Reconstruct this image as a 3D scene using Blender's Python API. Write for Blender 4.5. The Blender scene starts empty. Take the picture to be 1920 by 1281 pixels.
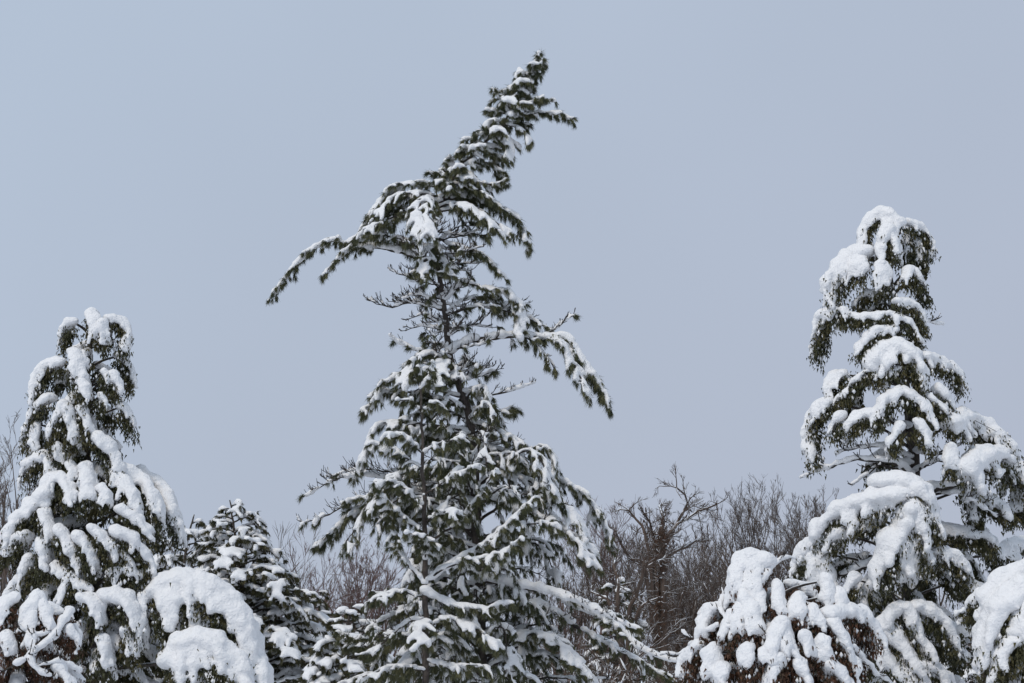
import bpy, math
import numpy as np

# ------------------------------------------------------------------ camera, sky, sun, exposure
scn = bpy.context.scene
R = math.radians
FOC, SENS = 70.0, 36.0
PITCH = R(10.9)
CAM = np.array([0.0, 0.0, 1.7])
cam = bpy.data.cameras.new('camera'); cam.lens = FOC; cam.sensor_width = SENS
cam.clip_start = 0.5; cam.clip_end = 4000
co = bpy.data.objects.new('camera', cam); scn.collection.objects.link(co)
co.location = CAM; co.rotation_euler = (math.pi/2 + PITCH, 0, 0)
scn.camera = co

SUN_EL, SUN_AZ = R(52), R(218)          # azimuth clockwise from +Y (view direction): behind and left of the camera
world = bpy.data.worlds.new('World'); scn.world = world; world.use_nodes = True
nt = world.node_tree; nt.nodes.clear()
def N(t, k, **kw):
    n = t.nodes.new(k)
    for a, b in kw.items(): setattr(n, a, b)
    return n
sky = N(nt, 'ShaderNodeTexSky', sky_type='NISHITA'); sky.sun_disc = False
sky.sun_elevation = SUN_EL; sky.sun_rotation = SUN_AZ
sky.air_density = 1.0; sky.dust_density = 3.0
tc = N(nt, 'ShaderNodeTexCoord')
dt = N(nt, 'ShaderNodeVectorMath', operation='DOT_PRODUCT'); nt.links.new(tc.outputs['Generated'], dt.inputs[0])
dt.inputs[1].default_value = (math.sin(SUN_AZ)*math.cos(SUN_EL), math.cos(SUN_AZ)*math.cos(SUN_EL), math.sin(SUN_EL))
cr = N(nt, 'ShaderNodeMapRange'); cr.data_type = 'FLOAT_VECTOR'; cr.interpolation_type = 'SMOOTHSTEP'   # even cloud sheet, a touch clearer on the sun's side
nt.links.new(dt.outputs['Value'], cr.inputs[6])
for k, v in ((7, (-.60,)*3), (8, (.05,)*3), (9, (.452, .494, .602)), (10, (.472, .560, .685))): cr.inputs[k].default_value = v
noi = N(nt, 'ShaderNodeTexNoise'); noi.inputs['Scale'].default_value = 3.0; noi.inputs['Detail'].default_value = 3   # faint unevenness of the cloud
nt.links.new(tc.outputs['Generated'], noi.inputs['Vector'])
nm = N(nt, 'ShaderNodeMapRange'); nt.links.new(noi.outputs['Fac'], nm.inputs['Value'])
for k, v in (('From Min', .3), ('From Max', .7), ('To Min', 9.8), ('To Max', 10.35)): nm.inputs[k].default_value = v
sc = N(nt, 'ShaderNodeVectorMath', operation='SCALE'); nt.links.new(nm.outputs['Result'], sc.inputs['Scale'])
nt.links.new(cr.outputs['Vector'], sc.inputs[0])
mx = N(nt, 'ShaderNodeMix', data_type='RGBA'); mx.inputs['Factor'].default_value = 0.93
nt.links.new(sky.outputs['Color'], mx.inputs['A']); nt.links.new(sc.outputs['Vector'], mx.inputs['B'])
bg = N(nt, 'ShaderNodeBackground'); bg.inputs['Strength'].default_value = 0.09
nt.links.new(mx.outputs['Result'], bg.inputs['Color'])
wo = N(nt, 'ShaderNodeOutputWorld'); nt.links.new(bg.outputs['Background'], wo.inputs['Surface'])

sl = bpy.data.lights.new('sun', 'SUN'); sl.energy = 1.5; sl.angle = R(10); sl.color = (1.0, 0.95, 0.88)
so = bpy.data.objects.new('sun', sl); scn.collection.objects.link(so)
sd = np.array([math.sin(SUN_AZ)*math.cos(SUN_EL), math.cos(SUN_AZ)*math.cos(SUN_EL), math.sin(SUN_EL)])
from mathutils import Vector
so.rotation_euler = Vector(tuple(-sd)).to_track_quat('-Z', 'Y').to_euler()
so.location = (-20, -20, 40)

scn.view_settings.view_transform = 'Standard'; scn.view_settings.look = 'None'
scn.view_settings.exposure = 0.15; scn.view_settings.gamma = 1.0
scn.view_settings.use_curve_mapping = False

# ------------------------------------------------------------------ helpers
rng = np.random.default_rng(11)
U = rng.uniform
def unit(v):
    v = np.asarray(v, float); n = np.linalg.norm(v, axis=-1, keepdims=True); return v/np.maximum(n, 1e-9)
UP = np.array([0, 0, 1.0])
def PX(px, py, Y):
    """the point at distance Y that is seen at photo position px, py"""
    xc = (px-960)/1920*SENS/FOC; yc = (640.5-py)/1920*SENS/FOC
    d = np.array([xc, math.cos(PITCH)-yc*math.sin(PITCH), math.sin(PITCH)+yc*math.cos(PITCH)])
    return CAM + d*(Y/d[1])
def SZ(Y): return Y*SENS/FOC/1920     # metres for one photo pixel at distance Y
def ground(x, y):
    r = np.clip((y-62)/70.0, 0, 1)
    return 0.15*np.sin(x*.21+1)*np.cos(y*.17) + 5.6*r*r*(3-2*r)

def resample(pts, n, wig=0.0):
    pts = np.asarray(pts, float)
    if len(pts) == 2: pts = np.stack([pts[0], (pts[0]+pts[1])/2, pts[1]])
    P = np.vstack([2*pts[0]-pts[1], pts, 2*pts[-1]-pts[-2]])
    out = []
    for i in range(len(pts)-1):
        t = np.linspace(0, 1, 12, endpoint=False)[:, None]
        a, b, c, d = P[i], P[i+1], P[i+2], P[i+3]
        out.append(.5*((2*b)+(-a+c)*t+(2*a-5*b+4*c-d)*t*t+(-a+3*b-3*c+d)*t**3))
    out = np.vstack(out+[pts[-1][None]])
    L = np.concatenate([[0], np.cumsum(np.linalg.norm(np.diff(out, axis=0), axis=1))])
    s = np.linspace(0, L[-1], n)
    q = np.stack([np.interp(s, L, out[:, k]) for k in range(3)], 1)
    if wig:
        w = rng.normal(0, wig, q.shape); w[0] = 0; q = q + w
    return q, L[-1]

class Buf:
    def __init__(s): s.v = []; s.f3 = []; s.f4 = []; s.n = 0; s.pend = {}
    def add(s, v, f):
        v = np.asarray(v, np.float32).reshape(-1, 3); f = np.asarray(f, np.int32)
        (s.f3 if f.shape[1] == 3 else s.f4).append(f+s.n); s.v.append(v); s.n += len(v)
    def flush(s):
        for (n, k, cap), L in s.pend.items(): tubes(s, np.stack([x[0] for x in L]).astype(float), np.stack([x[1] for x in L]).astype(float), k, cap)
        s.pend = {}
    def mesh(s, name, off, smooth):
        s.flush(); me = bpy.data.meshes.new(name)
        v = np.vstack(s.v) - np.asarray(off, np.float32)
        me.vertices.add(len(v)); me.vertices.foreach_set('co', v.ravel())
        a = np.vstack(s.f3) if s.f3 else np.zeros((0, 3), np.int32)
        b = np.vstack(s.f4) if s.f4 else np.zeros((0, 4), np.int32)
        li = np.concatenate([a.ravel(), b.ravel()]).astype(np.int32)
        st = np.concatenate([np.arange(len(a))*3, len(a)*3+np.arange(len(b))*4]).astype(np.int32)
        me.loops.add(len(li)); me.loops.foreach_set('vertex_index', li)
        me.polygons.add(len(st)); me.polygons.foreach_set('loop_start', st)
        me.polygons.foreach_set('use_smooth', np.full(len(st), smooth))
        me.update(calc_edges=True)
        return me

def tube(buf, pts, rad, k=5, cap=True):
    pts = np.asarray(pts, np.float32); n = len(pts)
    buf.pend.setdefault((n, k, cap), []).append((pts, np.broadcast_to(np.asarray(rad, np.float32), (n,))))
def xcross(a, b):
    return np.stack([a[..., 1]*b[..., 2]-a[..., 2]*b[..., 1], a[..., 2]*b[..., 0]-a[..., 0]*b[..., 2], a[..., 0]*b[..., 1]-a[..., 1]*b[..., 0]], -1)
def tubes(buf, P, r, k, cap):
    """many tapering tubes at once: P (m, n, 3), r (m, n)"""
    m, n = P.shape[:2]
    T = np.empty_like(P); T[:, 1:-1] = P[:, 2:]-P[:, :-2]; T[:, 0] = P[:, 1]-P[:, 0]; T[:, -1] = P[:, -1]-P[:, -2]; T = unit(T)
    mz = np.abs(unit(T.mean(1))[:, 2]) < .8
    ref = np.where(mz[:, None], np.array([[0, 0, 1.0]]), np.array([[1.0, 0, 0]]))[:, None, :]
    A = unit(xcross(T, np.broadcast_to(ref, T.shape))); B = xcross(A, T)
    th = np.arange(k)*2*math.pi/k
    v = P[:, :, None]+r[:, :, None, None]*(np.cos(th)[:, None]*A[:, :, None]+np.sin(th)[:, None]*B[:, :, None])
    v = v.reshape(m, n*k, 3)
    if cap: v = np.concatenate([v, P[:, :1], P[:, -1:]], 1)
    i = np.arange(n-1)[:, None]*k; j = np.arange(k)[None]; j2 = (j+1) % k
    f = np.stack([i+j, i+j2, i+k+j2, i+k+j], -1).reshape(-1, 4)
    nv = v.shape[1]; o = (np.arange(m)*nv)[:, None, None]; n0 = buf.n
    buf.add(v.reshape(-1, 3), (f[None]+o).reshape(-1, 4))
    if cap:
        jj = np.arange(k); e = (n-1)*k
        c = np.vstack([np.stack([np.full(k, n*k), (jj+1) % k, jj], 1), np.stack([np.full(k, n*k+1), e+jj, e+(jj+1) % k], 1)])
        buf.f3.append(((c[None]+o).reshape(-1, 3)+n0).astype(np.int32))

# unit icosphere (42 vertices)
def ico():
    p = (1+5**.5)/2
    v = [(-1,p,0),(1,p,0),(-1,-p,0),(1,-p,0),(0,-1,p),(0,1,p),(0,-1,-p),(0,1,-p),(p,0,-1),(p,0,1),(-p,0,-1),(-p,0,1)]
    f = [(0,11,5),(0,5,1),(0,1,7),(0,7,10),(0,10,11),(1,5,9),(5,11,4),(11,10,2),(10,7,6),(7,1,8),(3,9,4),(3,4,2),(3,2,6),(3,6,8),(3,8,9),(4,9,5),(2,4,11),(6,2,10),(8,6,7),(9,8,1)]
    v = [np.array(x)/np.linalg.norm(x) for x in v]; cache = {}; nf = []
    def mid(a, b):
        k = (min(a, b), max(a, b))
        if k not in cache:
            m = v[a]+v[b]; v.append(m/np.linalg.norm(m)); cache[k] = len(v)-1
        return cache[k]
    for a, b, c in f:
        x, y, z = mid(a, b), mid(b, c), mid(c, a)
        nf += [(a,x,z),(b,y,x),(c,z,y),(x,y,z)]
    return np.array(v), np.array(nf)
ICO_V, ICO_F = ico()
OCT_V = np.array([(1,0,0),(-1,0,0),(0,1,0),(0,-1,0),(0,0,1),(0,0,-1)], float)
OCT_F = np.array([(0,2,4),(2,1,4),(1,3,4),(3,0,4),(2,0,5),(1,2,5),(3,1,5),(0,3,5)])
def blobs(buf, C, r, flat=0.8):
    C = np.atleast_2d(C); n = len(C)
    if n == 0: return
    r = np.broadcast_to(np.asarray(r, float), (n,))
    j = 1+rng.normal(0, .10, (n, 3)); j[:, 2] *= flat
    v = C[:, None]+ICO_V[None]*(r[:, None]*j)[:, None, :]
    f = (ICO_F[None]+np.arange(n)[:, None, None]*len(ICO_V)).reshape(-1, 3)
    buf.add(v.reshape(-1, 3), f)
def chain(buf, pts, r0, r1, flat=.8, step=.55, lump=.12, skip=0.0):
    """a lumpy roll of snow along a path"""
    pts = np.asarray(pts); L = np.linalg.norm(np.diff(pts, axis=0), axis=1).sum()
    n = max(2, int(L/(max(.02, (r0+r1)/2)*step))+1)
    q, _ = resample(pts, n)
    t = np.linspace(0, 1, n); r = (r0+(r1-r0)*t)*(1+rng.normal(0, lump, n))
    if skip:
        ph = U(0, 6.28); k = np.sin(t*L*U(3, 6)+ph)+rng.normal(0, .3, n) > -1+2*skip
        q, r = q[k], r[k]
    blobs(buf, q, np.maximum(r, .012), flat)

def leaves(buf, P, D, ln, wd):
    """small pointed leaf sprays"""
    n = len(P)
    if n == 0: return
    D = unit(D); S = unit(np.cross(D, rng.normal(0, 1, (n, 3))))
    ln = np.broadcast_to(ln, (n,))[:, None]; wd = np.broadcast_to(wd, (n,))[:, None]
    v = np.stack([P-S*wd*.5, P+S*wd*.5, P+D*ln], 1)
    buf.add(v.reshape(-1, 3), np.arange(n*3).reshape(n, 3))
def needles(buf, P, D, n_per=10, ln=.115, wd=.011, spread=.55, droop=.3):
    """tufts of long needles at P pointing along D"""
    m = len(P)
    if m == 0: return
    P = np.repeat(P, n_per, 0); D = np.repeat(unit(D), n_per, 0)
    d = unit(D+rng.normal(0, spread, D.shape)-UP*droop*U(.4, 1.6, (len(D), 1)))
    l = ln*U(.7, 1.15, (len(P), 1))
    S = unit(np.cross(d, rng.normal(0, 1, d.shape)))*wd*.5
    b = P+rng.normal(0, .012, P.shape)
    tip = b+d*l; tip[:, 2] -= .02
    v = np.stack([b-S, b+S, tip], 1)
    buf.add(v.reshape(-1, 3), np.arange(len(P)*3).reshape(-1, 3))

# ------------------------------------------------------------------ materials
def mat(name, col, rough=.7, var=None, scale=3.0, bump=0, bscale=60, dust=0, dustcol=(.80, .83, .87, 1), var2=None, spec=.3):
    m = bpy.data.materials.new(name); m.use_nodes = True; t = m.node_tree
    b = t.nodes['Principled BSDF']; b.inputs['Roughness'].default_value = rough
    b.inputs['Specular IOR Level'].default_value = spec
    tc = N(t, 'ShaderNodeTexCoord'); out = None
    rgb = N(t, 'ShaderNodeRGB'); rgb.outputs[0].default_value = (*col, 1); out = rgb.outputs[0]
    if var:
        for k, (c2, s2) in enumerate([(var, scale)]+([(var2, scale*4.1)] if var2 else [])):
            nz = N(t, 'ShaderNodeTexNoise'); nz.inputs['Scale'].default_value = s2; nz.inputs['Detail'].default_value = 4
            t.links.new(tc.outputs['Object'], nz.inputs['Vector'])
            rp = N(t, 'ShaderNodeMapRange'); rp.inputs['From Min'].default_value = .42; rp.inputs['From Max'].default_value = .62
            t.links.new(nz.outputs['Fac'], rp.inputs['Value'])
            mix = N(t, 'ShaderNodeMix', data_type='RGBA'); t.links.new(rp.outputs['Result'], mix.inputs['Factor'])
            t.links.new(out, mix.inputs['A']); mix.inputs['B'].default_value = (*c2, 1); out = mix.outputs['Result']
    if dust:                                            # snow lying on whatever faces up
        g = N(t, 'ShaderNodeNewGeometry'); sp = N(t, 'ShaderNodeSeparateXYZ'); t.links.new(g.outputs['Normal'], sp.inputs[0])
        nz = N(t, 'ShaderNodeTexNoise'); nz.inputs['Scale'].default_value = 3.0; nz.inputs['Detail'].default_value = 4
        t.links.new(tc.outputs['Object'], nz.inputs['Vector'])
        a = N(t, 'ShaderNodeMath', operation='MULTIPLY_ADD'); t.links.new(nz.outputs['Fac'], a.inputs[0]); a.inputs[1].default_value = 1.2
        t.links.new(sp.outputs['Z'], a.inputs[2])
        rp = N(t, 'ShaderNodeMapRange'); rp.inputs['From Min'].default_value = 1.45-dust; rp.inputs['From Max'].default_value = 1.65-dust
        t.links.new(a.outputs[0], rp.inputs['Value'])
        mix = N(t, 'ShaderNodeMix', data_type='RGBA'); t.links.new(rp.outputs['Result'], mix.inputs['Factor'])
        t.links.new(out, mix.inputs['A']); mix.inputs['B'].default_value = dustcol; out = mix.outputs['Result']
    t.links.new(out, b.inputs['Base Color'])
    if bump:
        nz = N(t, 'ShaderNodeTexNoise'); nz.inputs['Scale'].default_value = bscale; nz.inputs['Detail'].default_value = 5
        t.links.new(tc.outputs['Object'], nz.inputs['Vector'])
        bp = N(t, 'ShaderNodeBump'); bp.inputs['Strength'].default_value = bump; bp.inputs['Distance'].default_value = .03
        t.links.new(nz.outputs['Fac'], bp.inputs['Height']); t.links.new(bp.outputs['Normal'], b.inputs['Normal'])
    return m
M_SNOW = mat('snow', (.80, .795, .80), .65, bump=1.0, bscale=24)
M_NEEDLE = mat('pine_needles', (.078, .082, .038), .6, var=(.135, .128, .062), scale=2.5, var2=(.045, .052, .026))
M_CEDAR = mat('evergreen_sprays', (.052, .052, .021), .65, var=(.095, .078, .030), scale=3.0, var2=(.026, .027, .012))
M_DRY = mat('russet_leaves', (.060, .034, .020), .7, var=(.030, .028, .015), scale=4, var2=(.10, .042, .022))
M_BARK = mat('pine_bark', (.050, .040, .034), .85, var=(.085, .070, .060), scale=14, bump=.6, bscale=40, dust=.30)
M_TWIG = mat('dark_twigs', (.035, .029, .025), .85, var=(.060, .048, .040), scale=8, dust=-.05)
M_GREYWOOD = mat('grey_bare_wood', (.085, .066, .055), .9, var=(.125, .10, .086), scale=2, dust=.18)
M_REDWOOD = mat('reddish_bare_wood', (.120, .075, .066), .9, var=(.16, .11, .10), scale=2, dust=.0)
M_BROWNWOOD = mat('brown_bare_wood', (.080, .056, .044), .9, var=(.115, .085, .068), scale=2, dust=.24)
M_GROUND = mat('snowy_ground', (.80, .82, .86), .7, var=(.76, .78, .83), scale=.3, bump=.4, bscale=4)

COL = scn.collection
SNOWQ = []
def tag(o, label, cat, group=None, kind=None):
    if label: o['label'] = label
    if cat: o['category'] = cat
    if group: o['group'] = group
    if kind: o['kind'] = kind
    return o
def link(name, me, m, parent):
    o = bpy.data.objects.new(name, me); COL.objects.link(o)
    if m: me.materials.append(m)
    o.parent = parent
    return o

class Tree:
    def __init__(s, name, label, cat, x, y, group=None):
        s.root = bpy.data.objects.new(name, None); COL.objects.link(s.root)
        s.base = np.array([x, y, float(ground(x, y))]); s.root.location = s.base; s.root.empty_display_size = .3
        tag(s.root, label, cat, group)
    def part(s, name, buf, m, parent=None, smooth=True, stuff=False):
        buf.flush()
        if buf.n == 0: return None
        o = link(name, buf.mesh(name, s.base, smooth), m, parent or s.root)
        if stuff: o['kind'] = 'stuff'
        return o
    def snow(s, buf, parent, vox=.03, sm=3, amp=.012, name='snow'):
        if buf.n == 0: return
        o = s.part(name, buf, M_SNOW, parent)
        r = o.modifiers.new('r', 'REMESH'); r.mode = 'VOXEL'; r.voxel_size = vox; r.use_smooth_shade = True
        q = o.modifiers.new('s', 'SMOOTH'); q.factor = .5; q.iterations = sm
        SNOWQ.append((o, amp))
def bake_snow():
    dg = bpy.context.evaluated_depsgraph_get(); tot = 0
    for o, amp in SNOWQ:
        me = bpy.data.meshes.new_from_object(o.evaluated_get(dg))
        n = len(me.vertices)
        if n == 0: continue
        v = np.empty(n*3, np.float32); me.vertices.foreach_get('co', v); v = v.reshape(-1, 3)
        nr = np.empty(n*3, np.float32); me.vertex_normals.foreach_get('vector', nr); nr = nr.reshape(-1, 3)
        h = (np.sin(v[:, 0]*13+2*np.sin(v[:, 2]*9))*np.sin(v[:, 1]*12+1.7*np.sin(v[:, 0]*7))+.7*np.sin(v[:, 2]*19+v[:, 0]*11)*np.sin(v[:, 1]*21+1))
        v = v+nr*((h+.55*np.sin(v[:, 0]*37+3*np.sin(v[:, 2]*17))*np.sin(v[:, 1]*33+v[:, 2]*29))*amp)[:, None]
        me.vertices.foreach_set('co', v.ravel())
        me.polygons.foreach_set('use_smooth', np.ones(len(me.polygons), bool))
        me.update(); old = o.data; o.modifiers.clear(); o.data = me; me.name = 'snow'
        if not me.materials: me.materials.append(M_SNOW)
        bpy.data.meshes.remove(old); tot += len(me.polygons)
    print('snow faces', tot)

# ------------------------------------------------------------------ boughs
def bough_frame(pts):
    T = unit(np.gradient(pts, axis=0))
    H = T.copy(); H[:, 2] = 0
    h = unit(H.mean(0)) if np.linalg.norm(H.mean(0)) > .05 else np.array([0, -1.0, 0])
    H = unit(H*1.0+h*.6)
    S = np.cross(H, UP)
    return T, unit(S), H

def cedar_bough(tr, inner, crest, w, snow=1.0, leaf=1.0, m_leaf=None, r_wood=.03, vox=.035, lsize=.064, name='bough', hang=1.0, blanket=False, thin=1.0):
    """a drooping evergreen bough: wood from the trunk, a crest under a heavy pad of snow whose fingers run down the
    side twigs, and leaf sprays hanging below. w = width of the pad in metres"""
    wood, lf, sn = Buf(), Buf(), Buf()
    A, L = resample(crest, max(5, int(np.linalg.norm(np.diff(crest, axis=0), axis=1).sum()/.07)+2), .01)
    full = np.vstack([inner, A]) if inner is not None else A
    Wd, _ = resample(full[::max(1, len(full)//12)] if len(full) > 14 else full, 14)
    tube(wood, Wd, np.linspace(r_wood, .008, 14), 5)
    T, S, H = bough_frame(A); n = len(A)
    # twigs to both sides, and a hand of longer ones that runs on down with the crest
    nf = max(5, int(L/(w*.17))+2)
    LP, LD = [], []
    ra = .255*w*thin
    if blanket: nf = int(L/(w*.15))
    if snow > 0:
        chain(sn, A+UP*(ra*.40), ra*snow*1.12, ra*snow*.42, .8, .72, .14)
        for sd in (-1, 1):                                       # the broad palm at the head of the pad
            chain(sn, A[:max(2, int(n*.45))]+S[0]*sd*ra*.75+UP*(ra*.12), ra*snow*.85, ra*snow*.8, .8, .7, .14)
    nh = int(min(12, 4+w/.07)); nl = nf*2 if blanket else int(nf*2*min(1, max(.45, L/(w*2.2))))
    for i in range(nl+nh):
        s = np.linspace(0, 1, 6)[:, None]
        if i < nl:
            t = (i//2+U(.1, .9))/(nl/2+.5); k = min(n-1, int(t*(n-1))); sd = 1 if i % 2 else -1
            ln = w*(U(.70, 1.35) if blanket else (.30+.75*U()**1.3))*(1-.2*t)
            out = unit(S[k]*sd*U(.6, 1.1)+H[k]*U(.1, .9))
            q = A[k]+out*ln*.72*(s-.22*s*s)-UP*ln*hang*U(.55, 1.1)*s**1.6; fat = U(.75, 1.0) if blanket else U(.5, .95)
        else:
            k = int(U(0, .40)*(n-1)); sd = -1+2*(i-nl+U(.1, .9))/nh; ln = (1-k/(n-1))*L*U(.5, 1.0)+.25*w
            idx = np.minimum(n-1, k+(s[:, 0]*min(n-1-k, ln/L*(n-1))).astype(int)); out = S[k]
            q = A[idx]+S[k]*sd*w*.50*np.sqrt(s)-UP*w*hang*U(.15, .55)*abs(sd)*s**1.4; fat = U(.55, .9)
        tube(wood, q[::2], np.linspace(.009, .004, 3), 3, False)
        rt = 0
        tq = unit(np.gradient(q, axis=0)); nq = UP*1.0+H[k]*.9                     # snow lies on the upper and outer face of a twig, leaves hang below it
        nq = unit(nq-tq*(tq@nq)[:, None])
        if snow > 0 and U() < .93:
            e = U(.65, 1.0); j = max(3, int(round(6*e))); rt = ra*(U(.30, .65) if blanket else U(.18, .55))*snow
            rr = np.linspace(ra*fat*snow, max(.028, rt), j)[:, None]
            chain(sn, q[:j]+nq[:j]*rr*.75, rr[0, 0], rr[-1, 0], .95, .6 if blanket else .74, .12 if blanket else .2)
        m = int(leaf*ln*80)+4
        tt = U(.25, 1.15, m)
        P = np.stack([np.interp(tt, s[:, 0], (q-nq*.02)[:, c]) for c in range(3)], 1)
        P += (q[-1]-q[-2])[None]*np.maximum(0, tt-1)[:, None]*5
        pk = U(size=(m, 1)) < (.16 if blanket else .24)                # a few tips poke out through the snow
        P += rng.normal(0, .028, P.shape)+np.where(pk, nq[3]*U(.3, 1.7, (m, 1))*max(rt, ra*.45), -nq[3]*U(0, .09, (m, 1))); P[:, 2] -= U(.0, .06, m)*hang
        LP.append(P); LD.append(unit(q[-1]-q[2])[None]*.5-UP*.75-nq[3]*.25+rng.normal(0, .38, (m, 3)))
    m = int(leaf*L*90)+6
    tt = U(0, n-1.01, m); k = tt.astype(int)
    P = A[k]+rng.normal(0, w*.14, (m, 3))*np.array([1, 1, .3]); P[:, 2] -= U(.08, .24, m); P -= H[k]*.06
    LP.append(P); LD.append(T[k]*.4-UP*.8+rng.normal(0, .4, (m, 3)))
    m = int(leaf*12)+3                                            # tip fringe
    P = A[-1]+T[-1]*U(0, .12, (m, 1))+rng.normal(0, .03, (m, 3)); LP.append(P); LD.append(T[-1]*.7-UP*.6+rng.normal(0, .3, (m, 3)))
    LP, LD = np.vstack(LP), np.vstack(LD)
    leaves(lf, LP, LD, lsize*U(.7, 1.5, len(LP)), lsize*.48*U(.8, 1.3, len(LP)))
    o = tr.part(name, wood, M_BARK)
    tr.part('foliage', lf, m_leaf or M_CEDAR, o, False, True)
    if snow > 0:                                                   # crumbs of snow caught in the sprays
        k = U(size=len(LP)) < .045; fk = Buf(); m = int(k.sum())
        v = (LP[k]+UP*.015)[:, None]+OCT_V[None]*U(.013, .030, (m, 1, 1))*U(.6, 1.3, (m, 1, 3))*np.array([1, 1, 1.8])
        if m: fk.add(v.reshape(-1, 3), (OCT_F[None]+np.arange(m)[:, None, None]*6).reshape(-1, 3)); tr.part('snow_crumbs', fk, M_SNOW, o, True, True)
    if snow > 0: tr.snow(sn, o, vox, 2 if blanket else 1, .014 if blanket else .011)
    return o

def pine_bough(tr, pts, r0=.03, L2=.45, dens=1.0, needle=1.0, snow=1.0, bare=0.0, vox=.037, t0=.12, nl=.125, up=.15, name='branch', droop=.35, roll=1.0, skip=.3, m_wood=None, npt=12, nw=.0115, ps=.62, m_mat=None):
    """a pine branch: side twigs, needle tufts (where not bare) and small caps of snow. pts run from the trunk to the tip"""
    wood, nd, sn = Buf(), Buf(), Buf()
    n0 = max(8, int(np.linalg.norm(np.diff(pts, axis=0), axis=1).sum()/.10))
    A, L = resample(pts, n0, .010)
    tube(wood, A, np.linspace(r0, .007, n0)**1.0, 5)
    if snow > 0 and roll > 0:
        rr = np.linspace(r0, .007, n0)
        chain(sn, A+UP*(rr*.9+.012)[:, None], (r0*.9+.030)*roll, .034*roll, .8, .55, .2, skip)
    T, S, H = bough_frame(A)
    ns = max(3, int(L*7.5*dens)); TP, TD = [], []
    for i in range(ns):
        t = t0+(1-t0)*(i+U(0, 1))/ns; f = t*(n0-1); k = min(n0-1, int(f)); sd = 1 if i % 2 else -1
        base = A[k]+(A[min(k+1, n0-1)]-A[k])*(f-k)
        ln = L2*U(.45, 1.1)*(.55+.45*math.sin(math.pi*min(1, t*.85+.15)))
        roll_a = U(-.5, .5)
        d = unit(T[k]*U(.5, 1.0)+S[k]*sd*U(.5, 1.0)+UP*(up+roll_a*.5))
        s = np.linspace(0, 1, 6)[:, None]
        isb = U() < bare
        bend = (U(.10, .45) if isb else -droop*U(.5, 1.4))
        q = base+d*ln*s+UP*ln*bend*s**2+rng.normal(0, .006, (6, 3))*s
        tube(wood, q[[0, 2, 4, 5]], np.linspace(.0095, .0055, 4), 3, False)
        subs = [(q, ln)]
        for _ in range(rng.integers(3, 7) if isb else rng.integers(1, 4)):
            kk = rng.integers(1, 5); l3 = ln*U(.25, .55)
            dd = unit((q[kk+1]-q[kk])/ln*5+rng.normal(0, .55, 3)+UP*(.35 if isb else -.05))
            s4 = np.linspace(0, 1, 4)[:, None]
            q3 = q[kk]+dd*l3*s4+UP*l3*(U(.1, .6) if isb else -droop*U(.4, 1.2))*s4**2
            tube(wood, q3[[0, 2, 3]], np.linspace(.0075, .005, 3), 3, False); subs.append((q3, l3))
        for j, (qq, l) in enumerate(subs):
            if not isb and needle > 0:
                m = max(2, int(l/.050*needle))
                tt = np.sqrt(U(.06, 1, m)); x = np.linspace(0, 1, len(qq))
                P = np.stack([np.interp(tt, x, qq[:, c]) for c in range(3)], 1)
                TP.append(P); TD.append(np.repeat(unit(qq[-1]-qq[-2])[None], m, 0))
                TP.append(qq[-1:]); TD.append(unit(qq[-1]-qq[-2])[None])
            if snow > 0:
                if isb:
                    if U() < .30*snow: chain(sn, qq[:4]+UP*.012, .024, .016, .8, .6, .15)
                elif U() < ps*min(1.35, snow):
                    a = int(U(0, .45)*len(qq)); z = qq[a:]
                    if len(z) > 1:
                        rs = U(.026, .056)*snow**.6
                        z2 = np.vstack([z, z[-1]+(z[-1]-z[-2])*.3])
                        chain(sn, z2+UP*(rs*.55), rs, rs*U(.55, .9), .8, .55, .18)
    if TP:
        TP, TD = np.vstack(TP), np.vstack(TD)
        needles(nd, TP, TD, npt, nl*U(.85, 1.25), nw, .5, .6)
    o = tr.part(name, wood, m_wood or M_TWIG)
    tr.part('needles', nd, m_mat or M_NEEDLE, o, False, True)
    if snow > 0:
        tr.snow(sn, o, vox, 2, .005); SNOWQ[-1][0]['kind'] = 'stuff'
    return o

def trunk(tr, pts, rad, m=None, name='trunk', k=9, n=40):
    b = Buf(); q, _ = resample(pts, n, .012)
    r = np.interp(np.linspace(0, 1, n), np.linspace(0, 1, len(rad)), rad)
    tube(b, q, r*(1+rng.normal(0, .04, n)), k)
    return tr.part(name, b, m or M_BARK), q

# ------------------------------------------------------------------ ground
def make_ground():
    b = Buf(); nx, ny = 120, 150
    xs = np.sign(np.linspace(-1, 1, nx))*np.abs(np.linspace(-1, 1, nx))**2.2*1500
    ys = -60+np.linspace(0, 1, ny)**2.4*2200
    X, Yg = np.meshgrid(xs, ys); Z = ground(X, Yg)
    v = np.stack([X, Yg, Z], -1).reshape(-1, 3)
    i = (np.arange(ny-1)[:, None]*nx+np.arange(nx-1)[None]); f = np.stack([i, i+1, i+1+nx, i+nx], -1).reshape(-1, 4)
    b.add(v, f); o = link('ground', b.mesh('ground', (0, 0, 0), True), M_GROUND, None); o['kind'] = 'structure'
make_ground()

# ------------------------------------------------------------------ conifers with explicit snow pads
def interp_tab(tab, py): 
    a = np.array(tab, float); return [np.interp(py, a[:, 0], a[:, c]) for c in range(1, a.shape[1])]

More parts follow.
